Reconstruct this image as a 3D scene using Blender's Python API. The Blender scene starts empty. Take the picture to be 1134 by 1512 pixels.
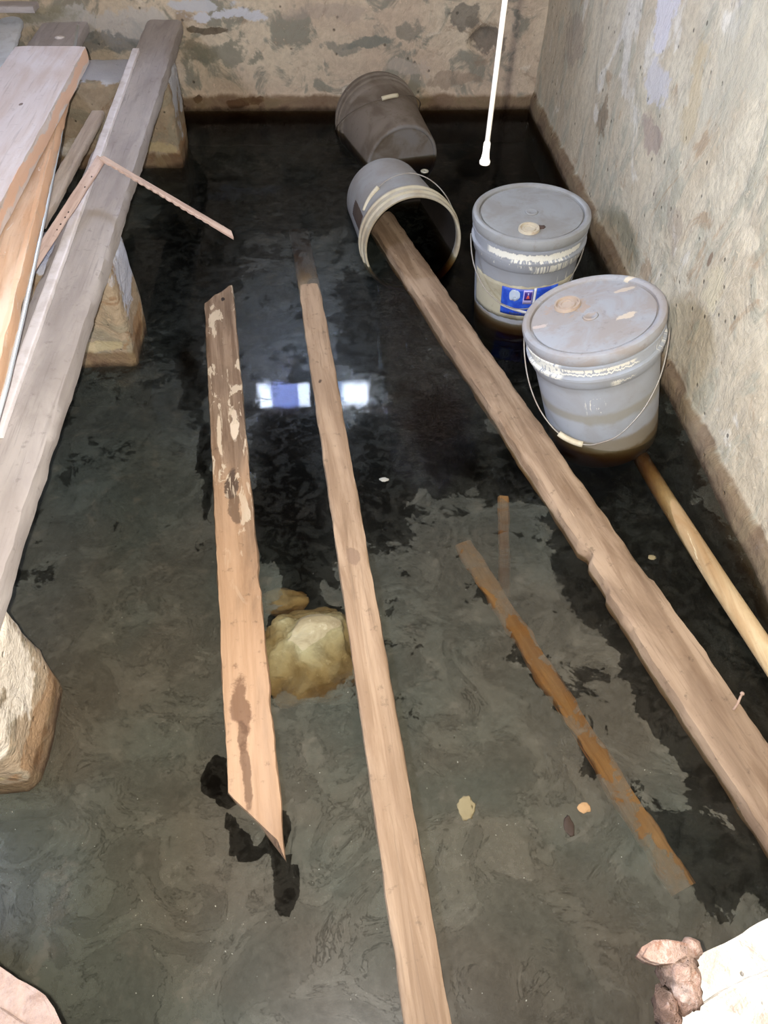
import bpy, bmesh, math, random
from mathutils import Vector, Matrix, noise, Euler
R = random.Random(7)
C = bpy.context.scene.collection
PI = math.pi

# ------------------------------------------------------------------ camera model
F, H = 1080.0, 1.25
_d = Vector((-117, 1280, -F)).normalized()
_b = (F*F + 117*30)/1280
_z = -Vector((-30, -_b, -F)).normalized()
_x = _d.cross(_z)
ROT = Matrix((_x, _d, _z))
CAM = Vector((0, 0, H))
def ray(px, py): return ROT @ Vector((px-567, -(py-756), -F))
def W(px, py, z=0.0):
    r = ray(px, py); return CAM + r*((z-H)/r.z)
def WY(px, py, Y):
    r = ray(px, py); return CAM + r*(Y/r.y)

cd = bpy.data.cameras.new('camera'); cam = bpy.data.objects.new('camera', cd); C.objects.link(cam)
cd.sensor_fit = 'HORIZONTAL'; cd.sensor_width = 36; cd.lens = 36*F/1134; cd.clip_start = .01
cam.matrix_world = Matrix.Translation(CAM) @ ROT.to_4x4()
bpy.context.scene.camera = cam

# ------------------------------------------------------------------ node helper
def s2l(c):
    return tuple(((v/255)/12.92 if v/255 <= .04045 else ((v/255+.055)/1.055)**2.4) for v in c) + (1,)
class N:
    def __init__(s, name):
        s.m = bpy.data.materials.new(name); s.m.use_nodes = True; s.t = s.m.node_tree; s.t.nodes.clear()
        s.out = s.t.nodes.new('ShaderNodeOutputMaterial')
        tc = s.t.nodes.new('ShaderNodeTexCoord'); s.obj = tc.outputs['Object']; s.tc = tc
    def n(s, typ, ins=None, **kw):
        nd = s.t.nodes.new('ShaderNode'+typ)
        for k, v in kw.items(): setattr(nd, k, v)
        for k, v in (ins or {}).items():
            i = nd.inputs[k]
            if isinstance(v, bpy.types.NodeSocket): s.t.links.new(v, i)
            elif isinstance(v, bpy.types.Node): s.t.links.new(v.outputs[0], i)
            else: i.default_value = v
        return nd
    def math(s, op, a, b=0.0, c=None, clamp=False):
        ins = {0: a, 1: b}
        if c is not None: ins[2] = c
        return s.n('Math', ins, operation=op, use_clamp=clamp).outputs[0]
    def mix(s, f, a, b):
        nd = s.t.nodes.new('ShaderNodeMix'); nd.data_type = 'RGBA'
        for i, v in ((0, f), (6, a), (7, b)):
            if isinstance(v, bpy.types.NodeSocket): s.t.links.new(v, nd.inputs[i])
            else: nd.inputs[i].default_value = v
        return nd.outputs[2]
    def scale(s, v, sc, loc=(0, 0, 0), rot=(0, 0, 0)):
        return s.n('Mapping', {'Vector': v, 'Scale': sc, 'Location': loc, 'Rotation': rot}).outputs[0]
    def noise(s, v, sc, det=4, rough=.55, dist=0.0):
        return s.n('TexNoise', {'Vector': v, 'Scale': sc, 'Detail': det, 'Roughness': rough, 'Distortion': dist}).outputs[0]
    def step(s, v, lo, hi):
        return s.n('MapRange', {'Value': v, 'From Min': lo, 'From Max': hi, 'To Min': 0.0, 'To Max': 1.0}, interpolation_type='SMOOTHSTEP').outputs[0]
    def band(s, v, lo, hi, e):
        return s.math('MULTIPLY', s.step(v, lo-e, lo+e), s.step(v, hi+e, hi-e))
    def xyz(s, v): return s.n('SeparateXYZ', {0: v}).outputs
    def bump(s, h, st, dist=.01):
        return s.n('Bump', {'Height': h, 'Strength': st, 'Distance': dist}).outputs[0]
    def spot(s, v, c, r, wob=None, wa=.3):      # soft blot of its own outline round point c
        if not hasattr(s, 'wrp'):
            w1 = s.n('TexNoise', {'Vector': s.obj, 'Scale': 7., 'Detail': 7, 'Roughness': .62}).outputs[1]
            s.wrp = s.n('VectorMath', {0: s.n('VectorMath', {0: w1, 1: (.5, .5, .5)}, operation='SUBTRACT').outputs[0], 'Scale': 1.0}, operation='SCALE').outputs[0]
        wv = s.n('VectorMath', {0: s.wrp, 1: tuple(min(.5, k*4.5) for k in r)}, operation='MULTIPLY').outputs[0]
        v = s.n('VectorMath', {0: v, 1: wv}, operation='ADD').outputs[0]
        q = s.n('VectorMath', {0: v, 1: tuple(c)}, operation='SUBTRACT').outputs[0]
        q = s.n('VectorMath', {0: q, 1: tuple(1/k for k in r)}, operation='MULTIPLY').outputs[0]
        l = s.n('VectorMath', {0: q}, operation='LENGTH').outputs['Value']
        if wob is not None: l = s.math('ADD', l, s.math('MULTIPLY', s.math('SUBTRACT', wob, .5), wa*4))
        return s.step(l, 1.08, .80)
    def done(s, col, rough=.8, nrm=None, spec=.3, **kw):
        ins = {'Base Color': col, 'Roughness': rough, 'Specular IOR Level': spec}
        if nrm is not None: ins['Normal'] = nrm
        ins.update(kw)
        p = s.n('BsdfPrincipled', ins); s.t.links.new(p.outputs[0], s.out.inputs[0]); return s.m

def concrete(name, base, alt, dark, white, wamt=.62, tide=.055, seed=0., blots=(), bands=(), sc=1., grey=(128, 130, 120), stretch=1.):
    s = N(name); v = s.scale(s.obj, (1, 1, stretch), (seed, seed*.7, seed*.3))
    big = s.noise(v, 2.3*sc, 5, .6, .4); mid = s.noise(v, 7*sc, 6, .62, .8); fin = s.noise(s.obj, 38*sc, 5, .65); vf = s.noise(s.obj, 150*sc, 3, .6)
    c = s.mix(s.step(big, .38, .62), s2l(base), s2l(alt))
    c = s.mix(s.math('MULTIPLY', s.step(mid, .50, .60), .8), c, s2l(grey))
    m2 = s.noise(s.scale(v, (1, 1, 1), (5, 3, 1)), 5.5*sc, 6, .65, 1.2)
    c = s.mix(s.math('MULTIPLY', s.step(m2, .57, .66), .7), c, s2l(dark))
    m3 = s.noise(s.scale(v, (1, 1, 1), (9, 1, 4)), 3.6*sc, 6, .6, 1.)
    c = s.mix(s.math('MULTIPLY', s.step(m3, wamt, wamt+.05), .8), c, s2l(white))
    c = s.mix(s.math('MULTIPLY', s.step(fin, .35, .7), .35), c, s2l(tuple(k*.72 for k in base)))
    c = s.mix(s.math('MULTIPLY', s.step(fin, .62, .70), .5), c, s2l(tuple(min(250, k*1.2) for k in base)))
    # pits
    pit = s.n('TexVoronoi', {'Vector': s.obj, 'Scale': 17*sc}).outputs['Distance']
    c = s.mix(s.math('MULTIPLY', s.step(pit, .10, .05), .7), c, s2l(tuple(k*.4 for k in base)))
    for (cc, rr, col, a) in blots:
        c = s.mix(s.math('MULTIPLY', s.spot(s.obj, cc, rr, mid, .3), a), c, s2l(col))
    z = s.math('ADD', s.xyz(s.obj)[2], s.math('MULTIPLY', s.math('SUBTRACT', mid, .5), .05))
    c = s.mix(s.math('MULTIPLY', s.step(z, tide+.012, tide-.004), .8), c, s.mix(s.step(mid, .4, .6), s2l((96, 70, 48)), s2l((120, 98, 70))))
    c = s.mix(s.math('MULTIPLY', s.step(z, .022, .0), .75), c, s2l((38, 26, 18)))
    h = s.math('ADD', s.math('MULTIPLY', mid, 1.0), s.math('ADD', s.math('MULTIPLY', fin, .35), s.math('MULTIPLY', vf, .08)))
    h = s.math('ADD', h, s.math('MULTIPLY', s.step(pit, .05, .12), .25))
    return s.done(c, .93, s.bump(h, .75, .02), .15)

def wood(name, light, dark, seed=0., paint=0., paintc=(214, 196, 170), dirt=.4, dirtc=(84, 68, 54), grain=1., knots=(), half=None, rough=.75, bstr=.35, spec=.3):
    s = N(name); v = s.scale(s.obj, (1, 1, 1), (seed, seed*1.7, 0))
    g = s.noise(s.scale(v, (22*grain, 1.3, 22*grain)), 2.2, 6, .65, .6); g2 = s.noise(s.scale(v, (70, 3, 70)), 2, 4, .6)
    big = s.noise(s.scale(v, (4, 1.2, 4)), 2.2, 5, .6, .8); fin = s.noise(v, 45, 5, .65)
    c = s.mix(s.step(g, .36, .66), s2l(light), s2l(dark))
    c = s.mix(s.math('MULTIPLY', s.step(g2, .55, .7), .35), c, s2l(tuple(k*.7 for k in dark)))
    if half:    # the board changes tone along its length: (y, softness, colour)
        y = s.math('ADD', s.xyz(s.obj)[1], s.math('MULTIPLY', s.math('SUBTRACT', big, .5), .8))
        c = s.mix(s.math('MULTIPLY', s.step(y, half[0]+half[1], half[0]-half[1]), half[3]), c, s2l(half[2]))
    c = s.mix(s.math('MULTIPLY', s.step(big, .42, .66), dirt), c, s2l(dirtc))
    c = s.mix(s.math('MULTIPLY', s.step(fin, .58, .72), dirt*.8), c, s2l(tuple(k*.6 for k in dirtc)))
    for (cc, rr, col, a) in knots:
        c = s.mix(s.math('MULTIPLY', s.spot(s.obj, cc, rr, big, .2), a), c, s2l(col))
    h = s.math('ADD', g, s.math('MULTIPLY', fin, .4))
    if paint:
        pn = s.noise(s.scale(v, (16, 4.2, 16), (3, 7, 0)), 2.0, 6, .62, 1.0)
        pm = s.step(pn, .74-paint*.3, .75-paint*.3+.03)
        if half: pm = s.math('MULTIPLY', pm, s.step(y, .3, .9))
        c = s.mix(s.math('MULTIPLY', pm, .85), c, s2l(paintc)); h = s.math('ADD', h, s.math('MULTIPLY', pm, .5))
    return s.done(c, rough, s.bump(h, bstr, .006), spec)

def plain(name, col, rough=.5, spec=.4, metallic=0., dirt=0., dirtc=(90, 78, 66), sc=20, bstr=.1):
    s = N(name); a = s.noise(s.obj, sc, 5, .6, .5); b = s.noise(s.obj, sc*5, 4, .6)
    c = s.mix(s.math('MULTIPLY', s.step(a, .45, .7), dirt), s2l(col), s2l(dirtc))
    c = s.mix(s.math('MULTIPLY', s.step(b, .6, .72), dirt*.6), c, s2l(dirtc))
    return s.done(c, rough, s.bump(s.math('ADD', a, s.math('MULTIPLY', b, .3)), bstr, .003), spec, Metallic=metallic)

# ------------------------------------------------------------------ mesh helpers
def obj(name, me, mat, parent=None, loc=None, smooth=True):
    if isinstance(me, bmesh.types.BMesh):
        bm = me; me = bpy.data.meshes.new(name)
        bmesh.ops.recalc_face_normals(bm, faces=bm.faces) if not getattr(bm, 'keep', None) else None
        bm.to_mesh(me); bm.free()
    o = bpy.data.objects.new(name, me); C.objects.link(o)
    if mat: me.materials.append(mat)
    if smooth:
        for p in me.polygons: p.use_smooth = True
    if parent: o.parent = parent
    if loc is not None: o.location = loc
    return o
def tag(o, label, cat, group=None, kind=None):
    o['label'] = label; o['category'] = cat
    if group: o['group'] = group
    if kind: o['kind'] = kind
    return o
def struct(o): o['kind'] = 'structure'; return o
def thing(name, label, cat, M=None, group=None):
    o = bpy.data.objects.new(name, None); C.objects.link(o); o.empty_display_size = .05
    if M is not None: o.matrix_world = M
    return tag(o, label, cat, group)
def sharp(o, deg=35):
    me = o.data
    bm = bmesh.new(); bm.from_mesh(me)
    for e in bm.edges:
        if len(e.link_faces) == 2 and e.calc_face_angle(0) > math.radians(deg): e.smooth = False
    bm.to_mesh(me); bm.free()
def gridbox(x0, x1, y0, y1, z0, z1, step, rough=.004, rs=9., bev=.0, drop=None):
    """closed box of small quads, faces pushed about by noise, edges worn"""
    nx, ny, nz = [max(1, round((b-a)/step)) for a, b in ((x0, x1), (y0, y1), (z0, z1))]
    bm = bmesh.new(); vs = {}
    def V(i, j, k):
        if (i, j, k) not in vs:
            p = Vector((x0+(x1-x0)*i/nx, y0+(y1-y0)*j/ny, z0+(z1-z0)*k/nz))
            ne = (i in (0, nx))+(j in (0, ny))+(k in (0, nz))
            c = Vector(((x0+x1)/2, (y0+y1)/2, (z0+z1)/2)); d = p-c
            dn = Vector((math.copysign(1, d.x) if i in (0, nx) else 0, math.copysign(1, d.y) if j in (0, ny) else 0, math.copysign(1, d.z) if k in (0, nz) else 0))
            a = noise.fractal(p*rs, 1., 2., 4)
            q = p + dn*(a*rough)
            if ne >= 2 and bev: q -= dn*bev*(.5+abs(noise.noise(p*rs*1.7))*1.6)
            if drop: q = drop(q)
            vs[(i, j, k)] = bm.verts.new(q)
        return vs[(i, j, k)]
    for i in range(nx):
        for j in range(ny):
            for k in (0, nz): bm.faces.new([V(i, j, k), V(i+1, j, k), V(i+1, j+1, k), V(i, j+1, k)])
    for i in range(nx):
        for k in range(nz):
            for j in (0, ny): bm.faces.new([V(i, j, k), V(i+1, j, k), V(i+1, j, k+1), V(i, j, k+1)])
    for j in range(ny):
        for k in range(nz):
            for i in (0, nx): bm.faces.new([V(i, j, k), V(i, j+1, k), V(i, j+1, k+1), V(i, j, k+1)])
    return bm
def rough_sheet(org, U, Vv, nrm, nu, nv, amp=.006, rs=5., hole=None, thick=.12, extra=None):
    """one side of a wall: a finely divided sheet with hollows, closed by a back"""
    bm = bmesh.new(); g = {}
    for i in range(nu+1):
        for j in range(nv+1):
            p = org + U*(i/nu) + Vv*(j/nv)
            a = noise.fractal(p*rs, 1., 2., 5)*amp + noise.noise(p*1.7)*amp
            if extra: a += extra(p)
            g[i, j] = bm.verts.new(p+nrm*a)
    for i in range(nu):
        for j in range(nv):
            if hole:
                c = org + U*((i+.5)/nu) + Vv*((j+.5)/nv)
                if hole(c): continue
            bm.faces.new([g[i, j], g[i+1, j], g[i+1, j+1], g[i, j+1]])
    r = bmesh.ops.extrude_face_region(bm, geom=list(bm.faces))
    for v in [e for e in r['geom'] if isinstance(e, bmesh.types.BMVert)]: v.co -= nrm*thick
    return bm

def plank(name, p0, p1, w, t, mat, label=None, cat='plank', end0=None, end1=None, zprof=None, wear=.0025, notches=(), seed=0, n=90, parent=None, up=Vector((0, 0, 1)), group=None, warp=0.0, wprof=None, bev=.003, twist=0.):
    """board whose TOP centre line runs p0 -> p1; end0/end1(u) give the outline of the ends, u in -1..1"""
    p0, p1 = Vector(p0), Vector(p1); L = (p1-p0).length; Y = (p1-p0)/L; X = Y.cross(up).normalized(); Z = X.cross(Y)
    M = Matrix((X, Y, Z)).transposed().to_4x4(); M.translation = p0
    nu = 8; nt = 2
    # ring of the cross-section
    top = [(-1+2*i/nu) for i in range(nu+1)]
    ring = [(u, 0.) for u in top] + [(1, -t*.5)] + [(u, -t) for u in reversed(top)] + [(-1, -t*.5)]
    bm = bmesh.new(); rows = []
    for k in range(n+1):
        f = k/n; row = []
        for idx, (u, z) in enumerate(ring):
            y0 = end0(u) if end0 else 0; y1 = L+(end1(u) if end1 else 0)
            y = y0+(y1-y0)*f
            hw = w/2*(wprof(y) if wprof else 1)
            s = 1 if u > 0 else -1
            x = u*hw
            if abs(u) > .99:
                x += s*wear*noise.fractal(Vector((y*14, s*5+seed, z*30)), 1, 2, 4)
                if z in (0., -t): x -= s*bev*(.6+.6*abs(noise.noise(Vector((y*9, s, seed)))))
            for (ny, sd, dep, ln) in notches:
                if s == sd and abs(u) > .7:
                    q = max(0, 1-((y-ny)/ln)**2); x -= s*dep*q*(abs(u)-.7)/.3
            zz = z + wear*.5*noise.fractal(Vector((x*20, y*6, seed+z*20)), 1, 2, 3)
            if abs(u) > .99 and z == 0.: zz -= bev*.8
            zz += (zprof(y) if zprof else 0) + warp*math.sin(y*3+seed)*.5
            row.append(bm.verts.new((x, y, zz)))
        rows.append(row)
    m = len(ring)
    for k in range(n):
        for i in range(m):
            j = (i+1) % m; bm.faces.new([rows[k][i], rows[k][j], rows[k+1][j], rows[k+1][i]])
    bm.faces.new(list(reversed(rows[0]))); bm.faces.new(rows[-1])
    o = obj(name, bm, mat, parent); o.matrix_world = M; sharp(o, 50)
    if label: tag(o, label, cat, group)
    return o
def tube(pts, r, seg=10, cap=True, bm=None, rf=None):
    bm = bm or bmesh.new(); rings = []; pts = [Vector(p) for p in pts]; prev = None
    for i, p in enumerate(pts):
        d = (pts[min(i+1, len(pts)-1)]-pts[max(i-1, 0)]).normalized()
        a = prev if prev is not None else (Vector((0, 0, 1)) if abs(d.z) < .9 else Vector((1, 0, 0)))
        u = (a-d*a.dot(d)).normalized(); v = d.cross(u); prev = u
        rr = r*(rf(i/(len(pts)-1)) if rf else 1)
        rings.append([bm.verts.new(p+rr*(math.cos(2*PI*k/seg)*u+math.sin(2*PI*k/seg)*v)) for k in range(seg)])
    for A, B in zip(rings, rings[1:]):
        for k in range(seg): bm.faces.new([A[k], A[(k+1) % seg], B[(k+1) % seg], B[k]])
    if cap: bm.faces.new(list(reversed(rings[0]))); bm.faces.new(rings[-1])
    return bm
def lathe(prof, seg=96, close=False, bm=None):
    bm = bm or bmesh.new(); rings = []
    for r, z in prof:
        rings.append([bm.verts.new((r*math.cos(2*PI*k/seg), r*math.sin(2*PI*k/seg), z)) for k in range(seg)] if r > 1e-6 else [bm.verts.new((0, 0, z))])
    ps = list(zip(rings, rings[1:])) + ([(rings[-1], rings[0])] if close else [])
    for A, B in ps:
        for k in range(seg):
            q = (k+1) % seg
            if len(A) == 1 and len(B) == 1: continue
            if len(A) == 1: bm.faces.new([A[0], B[q], B[k]])
            elif len(B) == 1: bm.faces.new([A[k], A[q], B[0]])
            else: bm.faces.new([A[k], A[q], B[q], B[k]])
    return bm
def blob(c, r, sub=4, amp=.15, rs=3., seed=0, cut=None, rot=None, bm=None, sq=None):
    bm = bm or bmesh.new(); b2 = bmesh.new(); bmesh.ops.create_icosphere(b2, subdivisions=sub, radius=1)
    for v in b2.verts:
        a = 1+amp*noise.fractal(v.co*rs+Vector((seed, 0, 0)), 1, 2, 4)
        k_ = v.co if not sq else Vector([math.copysign(abs(q)**sq, q) for q in v.co])
        p = k_*a; p = Vector((p.x*r[0], p.y*r[1], p.z*r[2]))
        if rot: p.rotate(Euler(rot))
        v.co = p+Vector(c)
    me = bpy.data.meshes.new('t'); b2.to_mesh(me); b2.free(); bm.from_mesh(me); bpy.data.meshes.remove(me); return bm

# ------------------------------------------------------------------ setting
XR, YB, XL, YF, ZC, ZF = .883, 3.265, -1.7, -.8, 2.1, -.14
bw = lambda px, py: WY(px, py, YB)
def xw(px, py):
    r = ray(px, py); return CAM + r*(XR/r.x)
back_blots = [
    (bw(716, 60), (.075, .1, .05), (112, 104, 96), .8), (bw(690, 22), (.10, .1, .04), (98, 96, 90), .7),
    (bw(540, 62), (.10, .1, .022), (122, 124, 116), .85), (bw(505, 70), (.08, .1, .025), (126, 126, 118), .7), (bw(610, 48), (.06, .1, .04), (124, 122, 112), .7),
    (bw(330, 22), (.11, .1, .022), (206, 206, 214), .95), (bw(292, 8), (.09, .1, .02), (200, 200, 206), .9), (bw(310, 44), (.07, .1, .013), (92, 80, 66), .85),
    (bw(342, 82), (.11, .1, .05), (124, 124, 112), .75), (bw(300, 75), (.07, .1, .04), (128, 124, 108), .6),
    (bw(360, 148), (.06, .1, .02), (70, 46, 34), .85), (bw(293, 147), (.02, .1, .015), (60, 40, 30), .9),
    (bw(600, 100), (.12, .1, .03), (186, 172, 160), .6), (bw(660, 118), (.12, .1, .035), (150, 132, 116), .6), (bw(470, 20), (.15, .1, .03), (172, 156, 144), .5),
    (bw(150, 35), (.30, .1, .06), (196, 192, 190), .7), (bw(140, 62), (.25, .1, .035), (120, 122, 122), .7), (bw(60, 20), (.2, .1, .04), (150, 146, 128), .6)]
m_back = concrete('back wall plaster', (200, 180, 160), (214, 198, 176), (150, 130, 112), (226, 214, 198), .60, .05, 2., back_blots)
right_blots = [
    (xw(965, 125), (.1, .09, .055), (206, 202, 202), .9), (xw(985, 18), (.1, .07, .08), (214, 210, 214), .9), (xw(960, 205), (.1, .1, .04), (168, 150, 140), .7),
    (xw(890, 185), (.1, .04, .05), (120, 98, 76), .6), (xw(1020, 160), (.1, .07, .12), (198, 180, 146), .6), (xw(1100, 60), (.1, .12, .15), (196, 190, 172), .6),
    (xw(1050, 430), (.1, .05, .05), (212, 200, 170), .7), (xw(1045, 385), (.1, .015, .04), (120, 92, 74), .7), (xw(920, 330), (.1, .12, .05), (158, 160, 146), .6),
    (xw(1110, 350), (.1, .05, .03), (226, 214, 190), .8), (xw(1000, 330), (.1, .1, .06), (168, 154, 140), .5), (xw(850, 60), (.1, .14, .10), (150, 136, 124), .5)]
m_right = concrete('right wall plaster', (204, 190, 166), (216, 206, 184), (176, 150, 122), (230, 224, 212), .59, .062, 5., right_blots, sc=1.15, grey=(182, 178, 160), stretch=.6)
m_plain = concrete('old plaster', (196, 184, 168), (210, 198, 182), (118, 104, 92), (198, 190, 180), .64, .05, 11.)
def ledge(p): return .012*max(0, min(1, (.062-p.z+.006*noise.noise(p*14))/.012))
def back_relief(p):
    a = ledge(p); q = p-bw(716, 62); rr = math.hypot(q.x/.07, q.z/.06)
    if rr < 1: a -= .022*(1-rr**4)
    return a
hole1 = lambda c: -.455 < c.x < .212 and 1.46 < c.z < 1.70
bm = rough_sheet(Vector((XL, YB, ZF)), Vector((XR-XL+.02, 0, 0)), Vector((0, 0, ZC-ZF)), Vector((0, -1, 0)), 258, 224, .005, 6., hole1, .14, back_relief)
struct(obj('wall_back', bm, m_back))
bm = rough_sheet(Vector((XR, YF, ZF)), Vector((0, YB-YF+.02, 0)), Vector((0, 0, ZC-ZF)), Vector((-1, 0, 0)), 400, 220, .005, 6., None, .12, ledge)
struct(obj('wall_right', bm, m_right))
hole2 = lambda c: .1 < c.y < .95 and 1.45 < c.z < 1.95
bm = rough_sheet(Vector((XL, YF, ZF)), Vector((0, YB-YF, 0)), Vector((0, 0, ZC-ZF)), Vector((1, 0, 0)), 120, 68, .006, 5., hole2, .12, ledge)
struct(obj('wall_left', bm, m_plain))
bm = rough_sheet(Vector((XL, YF, ZF)), Vector((XR-XL, 0, 0)), Vector((0, 0, ZC-ZF)), Vector((0, 1, 0)), 80, 60, .006, 5., None, .12, ledge)
struct(obj('wall_front', bm, m_plain))
m_joist = wood('old joist wood', (120, 96, 72), (84, 64, 46), 1.)
bm = gridbox(XL-.1, XR+.1, YF-.1, YB+.1, ZC, ZC+.05, .3, .0); struct(obj('ceiling', bm, m_joist, smooth=False))
for k in range(6):
    p = plank('trim_%d' % (k+1), (XL, -.5+k*.6, ZC+.002), (XR, -.5+k*.6, ZC+.002), .045, .12, m_joist, n=20); struct(p)
# silt on the floor
s = N('dark silt'); a = s.noise(s.obj, 3, 6, .6, .5); b = s.noise(s.obj, 26, 5, .65)
c = s.mix(s.step(a, .35, .65), s2l((84, 72, 56)), s2l((62, 58, 46))); c = s.mix(s.math('MULTIPLY', s.step(b, .5, .7), .5), c, s2l((110, 98, 80)))
m_silt = s.done(c, .95, s.bump(s.math('ADD', a, s.math('MULTIPLY', b, .3)), .6, .02), .1)
bm = bmesh.new(); g = {}
for i in range(90):
    for j in range(140):
        p = Vector((XL-.05+(XR-XL+.1)*i/89, YF-.05+(YB-YF+.1)*j/139, ZF)); p.z += .012*noise.fractal(p*4, 1, 2, 4); g[i, j] = bm.verts.new(p)
for i in range(89):
    for j in range(139): bm.faces.new([g[i, j], g[i+1, j], g[i+1, j+1], g[i, j+1]])
r = bmesh.ops.extrude_face_region(bm, geom=list(bm.faces))
for v in [e for e in r['geom'] if isinstance(e, bmesh.types.BMVert)]: v.co.z -= .06
struct(obj('floor', bm, m_silt))

# windows: daylight panes
def emis(name, col, st):
    s = N(name); e = s.n('Emission', {'Color': s2l(col), 'Strength': st}); s.t.links.new(e.outputs[0], s.out.inputs[0]); return s.m
m_frame = plain('window paint', (196, 196, 196), .6, .3, dirt=.4)
def bx(bm, x0, x1, y0, y1, z0, z1):
    v = [bm.verts.new((x, y, z)) for x in (x0, x1) for y in (y0, y1) for z in (z0, z1)]
    for f in ((0, 1, 3, 2), (4, 6, 7, 5), (0, 4, 5, 1), (2, 3, 7, 6), (0, 2, 6, 4), (1, 5, 7, 3)): bm.faces.new([v[i] for i in f])
bm = bmesh.new(); y0, y1 = YB+.05, YB+.09
for a, b_ in ((-.46, -.44), (-.145, -.115), (.20, .22)): bx(bm, a, b_, y0, y1, 1.45, 1.71)
for a, b_ in ((1.45, 1.475), (1.69, 1.71)): bx(bm, -.46, .22, y0, y1, a, b_)
w1 = struct(obj('window_1', bm, m_frame, smooth=False))
DAY1, DAY2 = 95., 60.
for x0, x1, nm, col, st in ((-.44, -.37, 'l', (225, 236, 255), 1.25), (-.37, -.21, 'm', (150, 165, 235), .62), (-.21, -.145, 'n', (225, 236, 255), 1.1), (-.115, -.03, 'o', (190, 220, 255), .9), (-.03, .05, 'p', (150, 175, 220), .45), (.05, .20, 'q', (230, 240, 255), 1.25)):
    bm = bmesh.new(); bx(bm, x0, x1, YB+.065, YB+.07, 1.475, 1.69); obj('pane', bm, emis('daylight '+nm, col, DAY1*st), w1, smooth=False)
bm = bmesh.new()
for a, b_ in ((.08, .12), (.50, .54), (.93, .97)): bx(bm, XL-.09, XL-.05, a, b_, 1.43, 1.97)
for a, b_ in ((1.43, 1.47), (1.93, 1.97)): bx(bm, XL-.09, XL-.05, .08, .97, a, b_)
w2 = struct(obj('window_2', bm, m_frame, smooth=False))
bm = bmesh.new(); bx(bm, XL-.075, XL-.07, .12, .93, 1.47, 1.93); obj('pane', bm, emis('daylight side', (205, 222, 255), DAY2), w2, smooth=False)

# ------------------------------------------------------------------ flood water
s = N('murky flood water')
at = s.n('Attribute', attribute_name='film').outputs['Fac']; wr = s.n('Attribute', attribute_name='wrinkle').outputs['Fac']; raw = at; at = s.math('MAXIMUM', at, 0.)
P = s.obj
n1 = s.noise(P, 5.5, 6, .62, .9); n2 = s.noise(P, 19, 6, .68, .6); n3 = s.noise(P, 90, 3, .6); n4 = s.noise(P, 2.2, 4, .5, .5)
nn = s.math('ADD', s.math('MULTIPLY', n1, .62), s.math('MULTIPLY', n2, .38))
isl = s.step(s.math('ADD', s.math('SUBTRACT', nn, .5), s.math('MULTIPLY', s.math('SUBTRACT', raw, .5), .85)), -.004, .010)
speck = s.step(s.noise(P, 210, 2, .5), .735, .76)
dn = s.n('Attribute', attribute_name='thick').outputs['Fac']
alpha = s.math('ADD', s.math('MULTIPLY', at, .15), s.math('MULTIPLY', isl, s.math('MULTIPLY_ADD', dn, .38, .06)))
alpha = s.math('MULTIPLY', alpha, s.math('MULTIPLY_ADD', n3, .5, .75))
alpha = s.math('MULTIPLY', alpha, s.math('MULTIPLY_ADD', n4, .5, .75))
n6 = s.noise(s.scale(P, (1, 1, 1), (1, 5, 2)), 27, 5, .7, .8)
thin = s.math('MULTIPLY', s.step(s.math('ADD', n6, s.math('MULTIPLY', s.math('SUBTRACT', raw, .3), .12)), .47, .53), s.step(raw, -.02, .12))
alpha = s.math('ADD', alpha, s.math('MULTIPLY', thin, .055))
n5 = s.noise(s.scale(P, (1, 1, 1), (4, 8, 0)), 8, 6, .66, 1.4)
vein = s.step(s.math('ABSOLUTE', s.math('SUBTRACT', n5, .5)), .012, .0)
alpha = s.math('MULTIPLY', alpha, s.math('SUBTRACT', 1.0, s.math('MULTIPLY', vein, .45)))
alpha = s.math('MULTIPLY', alpha, s.math('MULTIPLY_ADD', s.step(n5, .36, .64), .35, .8), clamp=True)
fc = s.mix(dn, s2l((76, 84, 80)), s.mix(s.step(n4, .36, .64), s2l((100, 92, 77)), s2l((90, 92, 80))))
fc = s.mix(s.math('MULTIPLY', s.step(n2, .54, .66), .5), fc, s2l((116, 110, 96)))
fc = s.mix(speck, fc, s2l((200, 196, 180)))
alpha = s.math('MAXIMUM', alpha, s.math('MULTIPLY', speck, s.math('MULTIPLY', at, .6)))
wn = s.noise(s.scale(P, (1, 1, 1), (0, 0, 0), (0, 0, .5)), 85, 4, .6, 1.4)
hh = s.math('ADD', s.math('MULTIPLY', s.math('SUBTRACT', wn, .5), s.math('MULTIPLY', wr, 2.2)), s.math('MULTIPLY', s.math('MULTIPLY', n2, isl), .010))
nb = s.bump(hh, .9, .012)
dif = s.n('BsdfDiffuse', {'Color': fc, 'Roughness': .3})
tr = s.n('BsdfTransparent', {'Color': (.93, .95, .90, 1)})
base = s.n('MixShader', {0: alpha, 1: tr.outputs[0], 2: dif.outputs[0]})
fr = s.n('Fresnel', {'IOR': 1.33, 'Normal': nb}).outputs[0]
gl = s.n('BsdfGlossy', {'Color': (.8, .84, .9, 1), 'Roughness': s.math('ADD', s.math('MULTIPLY_ADD', isl, .02, .006), s.math('MULTIPLY', wr, .07)), 'Normal': nb})
gs = s.n('BsdfGlossy', {'Color': (.8, .84, .9, 1), 'Roughness': .34, 'Normal': nb})
base = s.n('MixShader', {0: s.math('MULTIPLY', alpha, s.math('MULTIPLY', fr, 2.0), clamp=True), 1: base.outputs[0], 2: gs.outputs[0]})
mx = s.n('MixShader', {0: s.math('MULTIPLY', fr, .42), 1: base.outputs[0], 2: gl.outputs[0]})
s.t.links.new(mx.outputs[0], s.out.inputs[0])
va = s.n('VolumeAbsorption', {'Color': (.66, .53, .34, 1), 'Density': 52.})
s.t.links.new(va.outputs[0], s.out.inputs['Volume'])
m_water = s.m
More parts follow.
